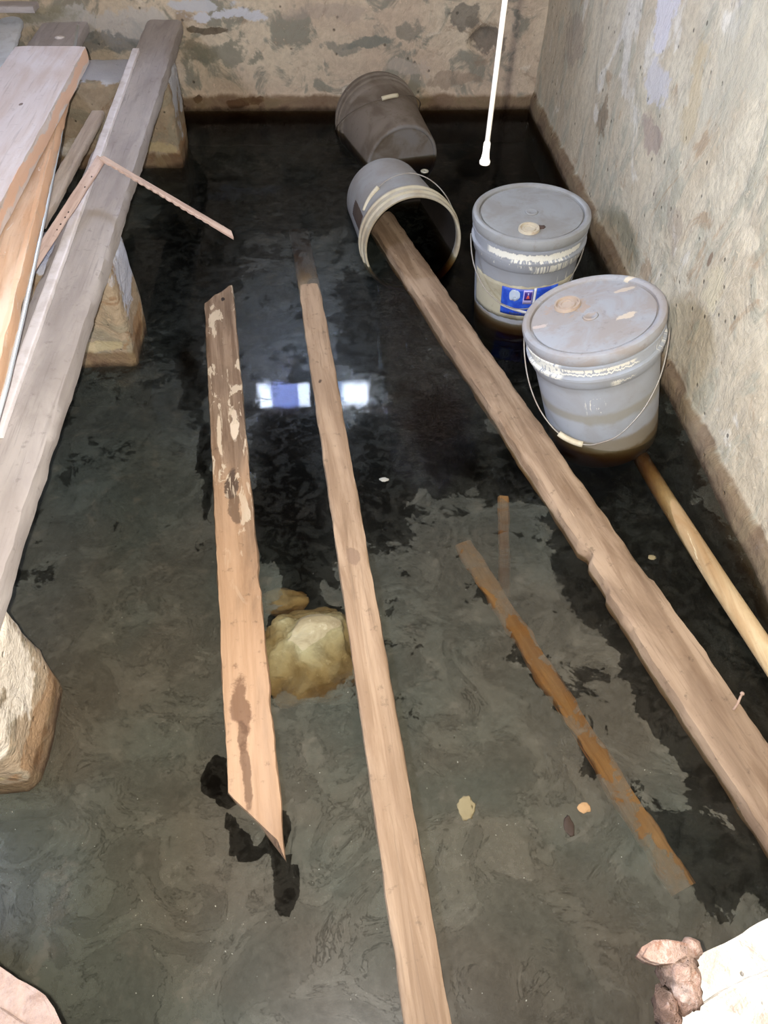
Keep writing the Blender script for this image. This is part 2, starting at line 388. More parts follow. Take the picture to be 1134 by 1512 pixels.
ZONES = []
def zone(px, py, rx, ry, val, soft=.35, rot=0.):
    c = W(px, py); ZONES.append((c.x, c.y, rx, ry, val, soft, rot))
def sm(x): x = max(0, min(1, x)); return x*x*(3-2*x)
# how much scum lies on the water, by place
zone(430, 250, .45, .45, .30, .5); zone(250, 400, .22, .35, .38, .5); zone(300, 330, .12, .35, .12, .4)
zone(400, 165, .9, .24, -.1, .4)
zone(420, 470, .13, .28, .56, .4); zone(225, 500, .10, .12, .50, .5)
zone(284, 545, .034, .16, -.05, .6, .15); zone(262, 505, .05, .04, .2, .5); zone(180, 800, .22, .50, .60, .4)
zone(425, 740, .08, .36, .10, .4); zone(560, 480, .12, .26, .34, .4); zone(650, 640, .10, .22, .02, .5, .2); zone(560, 700, .07, .22, .20, .5)
zone(305, 680, .014, .16, .1, .5, .1)
zone(715, 752, .10, .10, .58, .4); zone(820, 1000, .14, .28, .60, .5, .25)
zone(700, 1000, .16, .34, .62, .5); zone(915, 900, .05, .22, .42, .5, .27); zone(1010, 1100, .035, .30, .40, .5, .27); zone(960, 1230, .05, .12, .44, .5, .3); zone(1080, 1270, .08, .12, .40, .4)
zone(850, 1070, .024, .38, .44, .5, .36); zone(600, 1400, .3, .22, .80, .4); zone(800, 1350, .22, .16, .76, .4); zone(950, 1420, .2, .10, .68, .4)
zone(350, 950, .12, .26, .62, .4); zone(455, 950, .09, .10, .12, .4)
zone(130, 1300, .5, .25, .95, .4); zone(330, 1350, .25, .2, .90, .4); zone(200, 1050, .2, .28, .78, .5)
zone(424, 1270, .016, .075, .10, .4, .1); zone(325, 1150, .03, .05, .15, .5); zone(370, 1225, .06, .022, .36, .5, -.6); zone(418, 1300, .03, .05, .36, .5)
zone(750, 200, .6, .9, -.1, .25, .1); zone(760, 450, .28, .5, .0, .3, .3); zone(950, 800, .17, .5, .20, .4, .2); zone(1090, 1040, .09, .2, .42, .5)
zone(860, 690, .22, .12, .02, .4)
def film_at(x, y):
    c = .55; q = Vector((x, y, 0)); x += .030*noise.fractal(q*9, 1, 2, 4); y += .045*noise.fractal(q*9+Vector((7, 3, 1)), 1, 2, 4)
    for (cx, cy, rx, ry, val, soft, rot) in ZONES:
        dx, dy = x-cx, y-cy
        if rot: ca, sa = math.cos(rot), math.sin(rot); dx, dy = dx*ca+dy*sa, -dx*sa+dy*ca
        d = math.hypot(dx/rx, dy/ry)
        if d < 1.4:
            w = sm((1.4-d)/(.4+soft)); c += (val-c)*w
    return c
NX, NY = 200, 310; verts = []; faces = []; film = []; wrk = []; thk = []
wc = W(590, 530)
for j in range(NY+1):
    for i in range(NX+1):
        x = XL-.02+(XR-XL+.03)*i/NX; y = YF-.02+(YB-YF+.03)*j/NY; verts.append((x, y, 0))
        film.append(film_at(x, y)); thk.append(sm((1.75-y)/1.6)*.78+.22 + .12*noise.noise(Vector((x*3, y*3, 4))))
        d = math.hypot((x-wc.x-.02)/.17, (y-wc.y)/.42); wrk.append(.0008+.55*sm((1.3-d)/.9)*sm((x-.12)/.05))
for j in range(NY):
    for i in range(NX): a = j*(NX+1)+i; faces.append((a, a+1, a+NX+2, a+NX+1))
bi = len(verts); x0, x1, y0, y1 = XL-.02, XR+.01, YF-.02, YB+.01
verts += [(x0, y0, -.16), (x1, y0, -.16), (x1, y1, -.16), (x0, y1, -.16)]; film += [0]*4; wrk += [0]*4; thk += [0]*4
faces.append((bi, bi+3, bi+2, bi+1))
faces.append(tuple([bi, bi+1]+list(range(NX, -1, -1)))); top = [NY*(NX+1)+i for i in range(NX+1)]
faces.append(tuple([bi+2, bi+3]+top)); faces.append(tuple([bi+1, bi+2]+[j*(NX+1)+NX for j in range(NY, -1, -1)])); faces.append(tuple([bi+3, bi]+[j*(NX+1) for j in range(NY+1)]))
me = bpy.data.meshes.new('flood_water'); me.from_pydata(verts, [], faces)
for nm, arr in (('film', film), ('wrinkle', wrk), ('thick', thk)):
    a = me.attributes.new(nm, 'FLOAT', 'POINT'); a.data.foreach_set('value', arr)
wo = obj('flood_water', me, m_water, smooth=False)
tag(wo, 'dark murky flood water with patches of grey scum covering the whole floor', 'water', kind='stuff')

# ------------------------------------------------------------------ piers
def pier(y0, y1, label, seed, white, base=(160, 142, 120)):
    xf = -.52
    blots = [((xf, (y0+y1)/2+.02, .22), (.05, .13, .10), white, .9), ((xf-.2, (y0+y1)/2, .29), (.5, .3, .02), white, .9),
             ((xf, (y0+y1)/2, .06), (.03, .1, .03), (150, 112, 74), .6), ((xf-.1, y0, .07), (.12, .03, .02), (208, 190, 140), .35)]
    m = concrete('pier plaster %d' % seed, base, (178, 160, 138), (138, 106, 78), (214, 204, 190), .62, .045, seed, blots, sc=1.3, grey=(150, 142, 124))
    o = obj('concrete_pier', gridbox(-1.3, xf, y0, y1, ZF-.01, .285, .018, .006, 8., .006), m)
    return tag(o, label, 'pier')
pier(2.744, 2.975, 'farthest low concrete pier, carrying the beam end nearest the back wall', 3, (196, 198, 206))
pier(1.594, 1.785, 'middle low concrete pier with bluish white plaster, under the beam beside the stack', 6, (190, 194, 210))
pier(.472, .675, 'nearest low concrete pier, pale and rust stained, at the left edge', 9, (236, 226, 212), (196, 172, 144))

# ------------------------------------------------------------------ timber on the piers
m_beam = wood('grey weathered beam', (184, 176, 172), (166, 158, 156), 3., 0, dirt=.4, dirtc=(140, 130, 124), grain=.35, rough=.8, bstr=.25)
m_greyp = wood('grey board', (206, 200, 204), (186, 180, 184), 8., 0, dirt=.3, dirtc=(146, 138, 136), grain=.4)
m_pale = wood('pale raw board', (214, 204, 202), (202, 186, 178), 12., 0, dirt=.3, dirtc=(184, 160, 144), grain=.5, knots=[((.0985, 1., -.022), (.0035, 9., .016), (224, 180, 150), .8), ((.02, 1.55, 0), (.006, .008, .05), (110, 90, 80), .9), ((-.03, 1.3, 0), (.005, .006, .05), (110, 90, 80), .9)])
m_orange = wood('orange sawn board', (228, 198, 172), (212, 170, 136), 15., .35, (240, 230, 222), dirt=.35, dirtc=(176, 144, 124), grain=.5, knots=[((.083, .8, -.015), (.004, 9., .02), (222, 178, 144), .8), ((.074, .8, 0), (.004, 9., .02), (228, 186, 152), .6)])
m_tan = wood('tan batten wood', (222, 204, 186), (200, 180, 162), 17., 0, dirt=.2, dirtc=(160, 140, 124))
m_white = plain('white painted strip', (236, 230, 232), .5, .4, dirt=.35, dirtc=(160, 144, 132))
m_lath = wood('pinkish lath', (198, 172, 154), (168, 138, 120), 19., 0, dirt=.3)
beam = plank('timber_beam', (-.578, -.30, .330), (-.583, 3.235, .330), .135, .045, m_beam,
    'long grey weathered beam lying along the tops of the three piers', 'beam', wear=.004, n=200, bev=.006, seed=4)
plank('wooden_plank', (-.950, 1.2, .322), (-.950, 3.235, .322), .165, .035, m_greyp,
    'grey board on the farthest pier, mostly under the wide pale board', 'plank', seed=2, end1=lambda u: .008*u)
A0 = Vector((-.765, .45, .5)); A1 = Vector((-.765, 2.409, .5))
plank('wooden_plank', A0, A1, .197, .042, m_pale,
    'wide pale board on top of the stack at the upper left', 'plank', seed=5, wear=.0015, bev=.002, n=140)
ba, bb = W(93, 152, .445), W(19, 455, .445); bd = (bb-ba).normalized(); bn = Vector((bd.y, -bd.x, 0))*.082
if bn.x > 0: bn = -bn
B1 = ba - bd*.18 + bn; B0 = bb + bd*.55 + bn
plank('wooden_plank', B0, B1, .164, .035, m_orange,
    'orange sawn board with white splashes, lying under the wide pale board', 'plank', seed=6, wear=.003, n=140)
# small supports that keep the stack up
plank('wood_block', (-1.12, 1.69, .404), (-.78, 1.69, .404), .09, .118, m_tan, 'short timber block under the stacked boards on the middle pier', 'block', n=20)
plank('wood_batten', W(52, 325, .32), W(144, 163, .235), .044, .022, m_tan,
    'flat tan batten with a square end, between the thin rod and the beam', 'batten', seed=9)
plank('painted_strip', W(-8, 640, .343), W(200.5, 71, .343), .023, .012, m_white,
    'long narrow white strip lying along the left edge of the beam', 'strip', seed=3, n=120, wear=.0008, bev=.001)
o = obj('thin_rod', tube([W(115, 38, .385), W(102, 120, .39), W(88, 208, .395), W(62, 335, .40), W(35, 462, .405), W(10, 568, .41), W(-14, 650, .415)], .0046, 12), plain('rod metal', (214, 224, 232), .3, .6, .3))
tag(o, 'thin shiny white rod lying lengthwise beside the stacked boards', 'rod')
plank('wooden_plank', W(-30, 165, .36), W(16, 24, .36), .085, .02, plain('bluish white board', (228, 236, 248), .6, .3, dirt=.3, dirtc=(160, 164, 170)),
    'bluish white board end poking in at the upper left edge', 'plank', seed=12, end1=lambda u: -.035*u*u)
plank('wooden_plank', WY(-20, 5, 3.12), WY(52, 5, 3.12), .07, .02, m_greyp, 'short grey board lying crosswise in the top left corner', 'plank', seed=13)
tag(obj('paint_chip', blob(W(88, 55, .326), (.017, .012, .005), 3, .4, 4), m_white), 'small white chip lying on the grey board by the back wall', 'chip')

# broken lath: two arms hanging together
lz = .415
ap = W(150, 233, lz)
root = thing('broken_lath', 'snapped pinkish wooden lath bent to a corner, one arm hanging over the water', 'lath', Matrix.Translation(ap))
Lh = (ap-W(22, 430, .352)).length
m_lath2 = wood('lath with nail holes', (206, 182, 172), (182, 156, 144), 19., 0, dirt=.3, knots=[((.004, Lh*f, 0), (.0016, .0035, .02), (46, 36, 32), 1.) for f in (.85, .76, .56, .52, .47, .43)])
l1 = plank('lath_arm', W(22, 430, .352), ap+Vector((.0, 0, 0)), .024, .008, m_lath2, seed=3, wear=.001, bev=.001, n=80, up=Vector((.5, -1.2, 1)).normalized())
l2 = plank('lath_arm', ap+Vector((0, 0, .003)), W(343, 345, .37), .017, .007, m_lath, seed=5, wear=.001, bev=.001, n=120,
           notches=[(.04+.024*k, 1, .0035, .006) for k in range(15)], end1=lambda u: .012*u)
for l in (l1, l2):
    mw = l.matrix_world.copy(); l.parent = root; l.matrix_parent_inverse = Matrix.Identity(4); l.matrix_basis = Matrix.Translation(-ap) @ mw

# ------------------------------------------------------------------ floating planks
def P2(a, b, z=0.): return Vector((a, b, z))
m_mitre = wood('stained fence board', (162, 138, 116), (120, 96, 76), 21., .62, (218, 200, 176), dirt=.5, dirtc=(104, 84, 68), grain=1.1, half=(.75, .25, (198, 158, 122), .55),
    knots=[((-.004, .74, 0), (.016, .05, .05), (70, 56, 48), .85), ((.004, .66, 0), (.014, .05, .05), (86, 68, 54), .7), ((-.012, .20, 0), (.022, .07, .05), (96, 66, 46), .75), ((-.012, .10, 0), (.010, .06, .05), (88, 62, 44), .7),
           ((.018, .92, 0), (.012, .05, .05), (232, 214, 192), .95), ((.018, .98, 0), (.008, .018, .05), (226, 206, 184), .9), ((-.020, .93, 0), (.006, .08, .05), (224, 204, 178), .8), ((.010, 1.49, 0), (.007, .012, .05), (40, 30, 26), .95)], rough=.7)
q0 = P2(-.156, .40, .012); q1 = P2(-.329, 1.91, .012)
def jag(u): return .042*u + .010*noise.noise(Vector((u*6, 3, 0)))
plank('wooden_plank', q0, q1, .087, .022, m_mitre, 'stained paint-flecked board with a mitred near end, leftmost of the floating boards', 'plank', wear=.003, seed=8, n=160,
    end0=lambda u: -.052*u+(-.018 if u > .9 else 0), end1=jag, notches=[(.48, 1, .004, .03), (.20, 1, .003, .03)])
m_mid = wood('tan wet board', (172, 146, 120), (140, 114, 90), 25., 0, dirt=.5, dirtc=(130, 106, 84), grain=.7, knots=[((-.015, 1.62, 0), (.008, .012, .05), (70, 54, 42), .9), ((0, 1.05, 0), (.014, .03, .05), (120, 96, 80), .6)], rough=.75)
plank('wooden_plank', P2(.115, -.12, .020), P2(-.103, 2.42, .020), .067, .020, m_mid, 'narrow tan board floating in the middle, its far end under water', 'plank', wear=.002, seed=11, n=200,
    zprof=lambda y: -.006*(y/2.1) - (.014*((y-1.6)/.5)**1.0 if y > 1.6 else 0) - (.06*max(0, y-2.1)/.5))
m_rp = wood('thick tan board', (166, 142, 118), (130, 106, 84), 31., .22, (200, 172, 142), dirt=.6, dirtc=(112, 90, 72), grain=.6, rough=.78)
r0 = P2(.171, 2.34, .028); r1 = P2(.735, .27, .028)
plank('wooden_plank', r1, r0, .098, .045, m_rp, 'widest floating tan board with a chipped edge, running out of the open bucket', 'plank', wear=.004, seed=14, n=220, bev=.005,
    notches=[(.66, -1, .012, .018), (.42, 1, -.002, .2)], wprof=lambda y: 1.10 if y < .56 else .98)
# round pole, half sunk, along the right wall
m_pole = wood('yellowed pole', (206, 182, 142), (184, 152, 110), 35., .3, (216, 200, 166), dirt=.4, dirtc=(130, 96, 64), grain=.6)
pts = [Vector((.760, 1.27, -.055)), Vector((.764, 1.10, -.028)), Vector((.768, .95, .0)), Vector((.782, .80, .014)), Vector((.805, .62, .028)), Vector((.83, .42, .04))]
org = pts[0].copy()
o = obj('round_pole', tube([p-org for p in pts], .021, 20, rf=lambda f: .92+.12*f), m_pole, loc=org); tag(o, 'pale yellow pole sloping out of the water beside the right wall', 'pole')
# sunken sticks
m_sunk = wood('sodden orange wood', (224, 196, 160), (204, 170, 130), 41., 0, dirt=.3, dirtc=(120, 80, 44))
plank('sunken_stick', W(684, 800, -.026), W(1012, 1312, -.026), .042, .018, m_sunk, 'long orange-brown stick lying just under the water right of the middle board', 'stick', wear=.008, seed=16, n=120)
plank('sunken_stick', W(744, 732, -.02), W(745, 880, -.06), .026, .012, m_sunk, 'short orange-brown stick under the scum, touching the top of the long one', 'stick', wear=.003, seed=17, n=30)

# stones
s = N('pale algae stone'); a = s.noise(s.obj, 14, 6, .6, .6); b = s.noise(s.obj, 60, 4, .6)
c = s.mix(s.step(a, .4, .62), s2l((150, 140, 112)), s2l((120, 108, 82))); c = s.mix(s.math('MULTIPLY', s.step(b, .56, .7), .5), c, s2l((170, 162, 138)))
m_stone = s.done(c, .7, s.bump(s.math('ADD', a, s.math('MULTIPLY', b, .2)), .5, .01), .3)
ctr = Vector((-.060, .722, -.044))
tag(obj('boulder', blob((0, 0, 0), (.098, .092, .040), 6, .26, 1.5, 31, rot=(.14, .06, .15), sq=.72), m_stone, loc=ctr), 'big pale yellowish stone barely breaking the surface between the two boards', 'stone')
c2 = W(418, 888, -.034)
tag(obj('stone', blob((0, 0, 0), (.052, .030, .022), 4, .3, 1.4, 9), m_stone, loc=c2), 'small yellowish stone behind the big pale stone', 'stone')

# ------------------------------------------------------------------ buckets
def bucket_mat(name, base, dirt, dirtc, foot=None, paint=None, rough=.45):
    s = N(name); a = s.noise(s.obj, 9, 6, .6, .6); b = s.noise(s.obj, 55, 5, .62); x, y, z = s.xyz(s.obj)
    c = s.mix(s.math('MULTIPLY', s.step(a, .38, .66), dirt), s2l(base), s2l(dirtc))
    c = s.mix(s.math('MULTIPLY', s.step(b, .56, .7), dirt*.6), c, s2l(dirtc))
    zz = s.math('ADD', z, s.math('MULTIPLY', s.math('SUBTRACT', a, .5), .05))
    if foot:
        for lo, hi, col, k in foot: c = s.mix(s.math('MULTIPLY', s.band(zz, lo, hi, .008), k), c, s2l(col))
    h = s.math('MULTIPLY', b, .3)
    if paint:
        ang = s.math('ARCTAN2', y, x)
        for (z0, z1, a0, a1, th, fz) in paint:
            cv = s.n('CombineXYZ', {0: s.math('MULTIPLY', ang, 11.), 1: s.math('MULTIPLY', z, fz), 2: z0*30})
            pn = s.noise(cv.outputs[0], 2.2, 4, .6)
            wob = s.math('ADD', z, s.math('MULTIPLY', s.math('SUBTRACT', pn, .5), .022))
            pm = s.math('MULTIPLY', s.math('MULTIPLY', s.band(wob, z0, z1, .0012), s.band(ang, a0, a1, .05)), s.step(pn, th, th+.02))
            c = s.mix(s.math('MULTIPLY', pm, .92), c, s2l((226, 224, 214)))
            h = s.math('ADD', h, s.math('MULTIPLY', pm, .3))
    return s.done(c, rough, s.bump(h, .25, .003), .4)
def bframe(mouth, down):
    Z = -Vector(down).normalized(); X = Vector((1, 0, 0)); X = (X-Z*X.dot(Z)).normalized(); Y = Z.cross(X)
    M = Matrix((X, Y, Z)).transposed().to_4x4(); M.translation = Vector(mouth); return M
def body_prof(rt, rb, L, lip=True):
    k = rt/.150; o = []
    for t, r in ((0, .1495), (.003, .151), (.022, .151), (.024, .157), (.030, .157), (.032, .151), (.055, .151), (.057, .158), (.063, .158), (.065, .1515), (.088, .1505), (.092, .1465), (.096, .1445)): o.append((r*k, -t))
    for i in range(1, 13): f = i/12; t = .096+(L-.096-.008)*f; o.append((.1445*k+(rb-.1445*k)*f, -t))
    o += [(rb-.002, -L+.003), (rb-.006, -L), (rb-.012, -L+.001), (rb-.014, -L+.006), (0, -L+.006)]
    inner = [(0, -L+.010), (rb-.012, -L+.010)] + [(.1405*k+(rb-.006-.1405*k)*(1-i/8), -L+.012+(L-.10)*i/8) for i in range(9)] + [(.146*k, -.03), (.1465*k, -.001)]
    return o+inner
def bail(root, ear_az, front_az, er, reach, down, mat, gmat, t0=.045, grip=(.5, .16), label=None):
    e1 = Vector((math.cos(ear_az), math.sin(ear_az), 0)); fr = Vector((math.cos(front_az), math.sin(front_az), 0))
    pts = []
    for i in range(61):
        ph = PI*i/60; p = e1*er*math.cos(ph)+fr*reach*math.sin(ph); p.z = -t0-down*math.sin(ph)
        p += Vector((0, 0, .0035*noise.noise(Vector((i*.2, ear_az, 0))))); pts.append(p)
    h = obj('handle', tube(pts, .0018, 8), mat, root)
    if grip:
        c, hl = grip; i0 = int(60*(c-hl/2)); i1 = int(60*(c+hl/2))
        g = obj('grip', tube([pts[i] for i in range(i0, i1+1)], .0075, 12), gmat, h)
        if label: g['label'] = label
    for sgn in (1, -1):
        pass
    return h
m_wire = plain('dull wire', (150, 146, 140), .45, .5, .4, dirt=.5, dirtc=(120, 90, 66))
m_grip = plain('cream grip', (205, 196, 172), .6, .3, dirt=.35, dirtc=(150, 124, 90))
def lid(root, mat, cap_at, cap_mat, rl=.158, cap_r=.026, emboss=None):
    prof = [(0, .004), (.05, .0045), (rl-.030, .004), (rl-.0225, .0035), (rl-.022, -.001), (rl-.019, -.001), (rl-.0175, .006), (rl-.013, .0095), (rl-.006, .010), (rl-.001, .007), (rl+.001, .001), (rl, -.014), (rl-.0025, -.020), (rl-.006, -.020), (rl-.0075, -.006), (rl-.02, -.004), (0, .001)]
    l = obj('lid', lathe(prof, 128), mat, root); sharp(l, 40)
    cp = [(0, .005), (cap_r*.42, .005), (cap_r*.45, .007), (cap_r*.6, .007), (cap_r*.64, .004), (cap_r*.78, .004), (cap_r*.82, .009), (cap_r*.95, .009), (cap_r, .004), (cap_r*1.02, .001), (0, .001)]
    cobj = obj('spout_cap', lathe(cp, 48), cap_mat, l, loc=(cap_at[0], cap_at[1], .002)); sharp(cobj, 40)
    if emboss:
        obj('moulded_disc', lathe([(0, .0015), (.012, .0015), (.0145, .003), (.0165, .0015), (.018, 0), (0, 0)], 32), mat, l, loc=(emboss[0], emboss[1], .0045))
    return l
TS = 0.
def patch(root_name, az0, az1, t0, t1, rf, mat, parent, off=.0008, n=24, m=8, wob=0., shape=None):
    bm = bmesh.new(); g = {}
    for i in range(n+1):
        for j in range(m+1):
            az = az0+(az1-az0)*i/n; t = t0+(t1-t0)*j/m+TS
            if shape: az, t = shape(az, t, i/n, j/m)
            if wob and (j in (0, m)): t += wob*noise.noise(Vector((az*9, j, 0)))
            if wob and (i in (0, n)): az += wob*6*noise.noise(Vector((t*60, i, 0)))
            r = rf(t)+off; g[i, j] = bm.verts.new((r*math.cos(az), r*math.sin(az), -t))
    for i in range(n):
        for j in range(m): bm.faces.new([g[i, j], g[i+1, j], g[i+1, j+1], g[i, j+1]])
    r = bmesh.ops.extrude_face_region(bm, geom=list(bm.faces))
    for v in [e for e in r['geom'] if isinstance(e, bmesh.types.BMVert)]:
        q = Vector((v.co.x, v.co.y, 0)).normalized()*.0006; v.co -= q
    return obj(root_name, bm, mat, parent)

# --- bucket with the blue label
c3 = Vector((.553, 1.868, .266)); M3 = bframe(c3, (.05, .008, -1)); L3 = .36
b3 = thing('plastic_bucket', 'upright grey paint bucket with a lid and a blue label, nearest the back right corner', 'bucket', M3, 'lidded grey buckets')
b3['group'] = 'lidded grey buckets'
FR = -PI/2
m_b3 = bucket_mat('grey bucket plastic', (146, 150, 158), .25, (128, 124, 120), foot=[(-.40, -.262, (128, 112, 88), .8), (-.40, -.30, (92, 74, 50), .8)],
    paint=[(-.052, -.035, FR-1.0, FR+.9, .30, 14), (-.056, -.040, FR-.5, FR+.55, .50, 30), (-.092, -.069, FR-.10, FR+1.0, .46, 4), (-.075, -.06, FR-1.3, FR+.95, .62, 10), (-.024, -.006, FR-1.3, FR+1., .68, 3), (-.13, -.09, FR+.35, FR+.8, .60, 2)])
bd3 = obj('body', lathe(body_prof(.150, .133, L3), 128), m_b3, b3); sharp(bd3, 50)
m_lid3 = bucket_mat('grey lid plastic', (146, 148, 150), .6, (124, 118, 110), rough=.5)
m_cap = plain('cream cap', (190, 180, 160), .5, .4, dirt=.5, dirtc=(150, 120, 96))
def local(M, p): return M.inverted() @ p
cp3 = local(M3, W(781, 338, .270)); l3 = lid(b3, m_lid3, (cp3.x, cp3.y), m_cap, .159, .028, (.0, .0))
tag_l = obj('dirt_smear', blob((0, 0, 0), (.016, .010, .0012), 3, .5, 3, 5), plain('dark smear', (84, 66, 58), .8), l3, loc=tuple(local(M3, W(798, 326, .288)))[:2]+(.0045,))
bail(b3, 0.02, FR-.15, .163, .150, .155, m_wire, m_grip, grip=None)
rf3 = lambda t: .1445+(.133-.1445)*((t-.096)/(L3-.104))
m_cream = bucket_mat('cream label paper', (176, 170, 150), .75, (126, 118, 96), rough=.7)
FL = FR-.14; TS = -.016
lab = patch('label', FL-1.30, FL+1.05, .150, .262, rf3, m_cream, b3, .0012, 60, 8, .004); lab['label'] = 'dirty cream paper label'
s = N('blue label print'); a = s.noise(s.obj, 30, 5, .6, .5); c = s.mix(s.step(a, .4, .65), s2l((34, 66, 176)), s2l((56, 100, 206))); m_blue = s.done(c, .45, None, .4)
m_lw = plain('label white', (214, 216, 224), .5); m_cloud = plain('label cloud', (176, 192, 214), .6, dirt=.5, dirtc=(206, 200, 206), sc=50)
m_navy = plain('emblem violet', (62, 44, 130), .5); m_red = plain('emblem red', (206, 92, 84), .5); m_lil = plain('emblem lilac', (176, 168, 220), .5)
a0, a1 = FL-.50, FL+.12
bl = patch('blue_panel', a0, a1, .158, .246, rf3, m_blue, lab, .0020)
patch('blue_panel', FL+.175, FL+.62, .154, .246, rf3, m_blue, lab, .0020)
patch('white_stripe', FL+.125, FL+.165, .154, .250, rf3, m_lw, lab, .0022)
patch('cloud', FL-.34, FL-.13, .163, .197, rf3, m_cloud, bl, .0028, 16, 8, shape=lambda az, t, u, v: (FL-.235+(az-FL+.235)*(1-.55*abs(2*v-1)**3), t+.010*(noise.noise(Vector((u*5, v*3, 1))))))
patch('white_swoosh', a0, a1, .219, .228, rf3, m_lw, bl, .0028, 24, 2, shape=lambda az, t, u, v: (az, t-.013*(1-u)+.006*u*u+.008))
em = patch('emblem', FL-.07, FL+.105, .160, .205, rf3, m_lil, bl, .0028, 8, 4)
patch('emblem_field', FL-.05, FL+.09, .165, .192, rf3, m_navy, em, .0036, 8, 4)
patch('emblem_mark', FL-.012, FL+.055, .177, .187, rf3, m_red, em, .0044, 8, 4, shape=lambda az, t, u, v: (FL+.021+(az-FL-.021)*(.45+.55*v), t))
patch('emblem_mark', FL+.010, FL+.034, .168, .176, rf3, m_lil, em, .0044, 4, 2)
for k in range(16):     # worn grey lettering under the swoosh, too small to read
    az = FL-.30+k*.027
    if k == 8: continue
    patch('lettering', az, az+.013, .236+(k % 3)*.0012, .2435, rf3, plain('label print', (70, 72, 78), .6) if k == 0 else bpy.data.materials['label print'], lab, .0026, 2, 2)

TS = 0.
# --- leaning bucket in front
c4 = Vector((.593, 1.376, .278)); dn4 = Vector((.290, -.072, -.954)); M4 = bframe(c4, dn4); L4 = .36
b4 = thing('plastic_bucket', 'leaning grey paint bucket with a lid and hanging wire handle, by the right wall', 'bucket', M4, 'lidded grey buckets')
m_b4 = bucket_mat('bluish grey bucket plastic', (158, 163, 172), .3, (134, 128, 118), foot=[(-.205, -.172, (140, 136, 122), .7), (-.40, -.262, (122, 108, 80), .75), (-.40, -.305, (88, 70, 40), .85)],
    paint=[(-.042, -.031, FR-1.15, FR+.35, .42, 20), (-.062, -.020, FR-1.5, FR-.75, .42, 30), (-.050, -.046, FR-.9, FR+.4, .3, 2), (-.090, -.076, FR-.02, FR+.10, .38, 10), (-.082, -.079, FR-.02, FR+.32, .3, 2), (-.06, -.03, FR+.75, FR+1.3, .55, 12), (-.17, -.12, FR-.45, FR-.15, .60, 14)])
bd4 = obj('body', lathe(body_prof(.150, .134, L4), 128), m_b4, b4); sharp(bd4, 50)
s = N('scuffed lid plastic'); a = s.noise(s.obj, 11, 6, .62, .7); b = s.noise(s.obj, 60, 4, .6)
c = s.mix(s.math('MULTIPLY', s.step(a, .36, .6), .65), s2l((158, 160, 166)), s2l((150, 138, 128))); c = s.mix(s.math('MULTIPLY', s.step(b, .58, .7), .3), c, s2l((120, 112, 106)))
def onlid(px, py):
    r = ray(px, py); n = -dn4.normalized(); t = (c4-CAM).dot(n)/r.dot(n); return local(M4, CAM+r*t)
for (px, py, rx, ry, col) in ((930, 468, .026, .010, (214, 198, 176)), (918, 430, .020, .007, (204, 188, 168)), (800, 484, .018, .008, (198, 180, 170)), (940, 412, .03, .006, (220, 206, 180)), (838, 453, .036, .034, (164, 142, 124)), (872, 469, .018, .016, (162, 146, 132))):
    q = onlid(px, py); c = s.mix(s.math('MULTIPLY', s.spot(s.obj, (q.x, q.y, .006), (rx, ry, .05), b, .5), .75), c, s2l(col))
m_lid4 = s.done(c, .5, s.bump(b, .15, .003), .35)
q = onlid(838, 453); e = onlid(872, 469)
lid(b4, m_lid4, (q.x, q.y), plain('tan cap', (176, 158, 142), .5, dirt=.5, dirtc=(150, 124, 104)), .159, .031, (e.x, e.y))
bail(b4, -.35, FR-.42, .163, .158, .205, m_wire, m_grip, grip=(.60, .11), label='cream plastic grip on the wire')

# --- open bucket lying on its side
ax2 = Vector((-.063, .374, -.032)).normalized(); c2b = Vector((.262, 2.09, .050)); M2 = bframe(c2b, ax2)
b2 = thing('plastic_bucket', 'open grey bucket lying on its side with its cream rim facing the camera', 'bucket', M2)
m_b2 = bucket_mat('dusty grey bucket plastic', (150, 150, 150), .55, (128, 120, 110))
m_in = bucket_mat('stained rim plastic', (182, 174, 154), .55, (140, 120, 96))
pr = body_prof(.152, .134, .38)
bd2 = obj('body', lathe(pr, 128), m_b2, b2); sharp(bd2, 50); bd2.data.materials.append(bucket_mat('dark bucket inside', (34, 26, 20), .6, (20, 15, 11), rough=.8))  # second slot: near-black brown for the inner faces
for f in bd2.data.polygons:
    c_ = f.center; rr_ = math.hypot(c_.x, c_.y)
    lim = .148 if c_.z > -.06 else (.1465 if c_.z > -.096 else .1462+(.134-.1462)*((-c_.z-.096)/.276)-.0018)
    if rr_ < lim and c_.z > -.375 and not (c_.z < -.372): f.material_index = 1
rm = obj('rim', lathe([(.1475, .002), (.1495, .004), (.154, .004), (.1555, 0), (.1555, -.018), (.161, -.022), (.161, -.030), (.1555, -.032), (.1555, -.054), (.161, -.057), (.1605, -.064), (.1525, -.067), (.1522, -.03), (.1465, -.02)], 128, True), m_in, b2); rm['label'] = 'cream ribbed rim'; sharp(rm, 50)
# local frame: which azimuth points to world up
upl = (M2.inverted().to_3x3() @ Vector((0, 0, 1))); uaz = math.atan2(upl.y, upl.x); rgt = (M2.inverted().to_3x3() @ Vector((1, 0, 0))); raz = math.atan2(rgt.y, rgt.x)
sgn = 1 if math.sin(raz-uaz) > 0 else -1      # turning from up towards the right
bail(b2, uaz+sgn*1.15, uaz-sgn*.25, .159, .155, .105, m_wire, m_grip, t0=.05, grip=(.66, .15), label='white plastic grip')
dk = patch('dark_stain', uaz-sgn*1.15, uaz-sgn*1.50, .11, .33, lambda t: .1465+(.134-.1465)*((t-.096)/.246), plain('brown crust', (72, 58, 50), .8, dirt=.4), b2, .0008, 12, 20, .003)

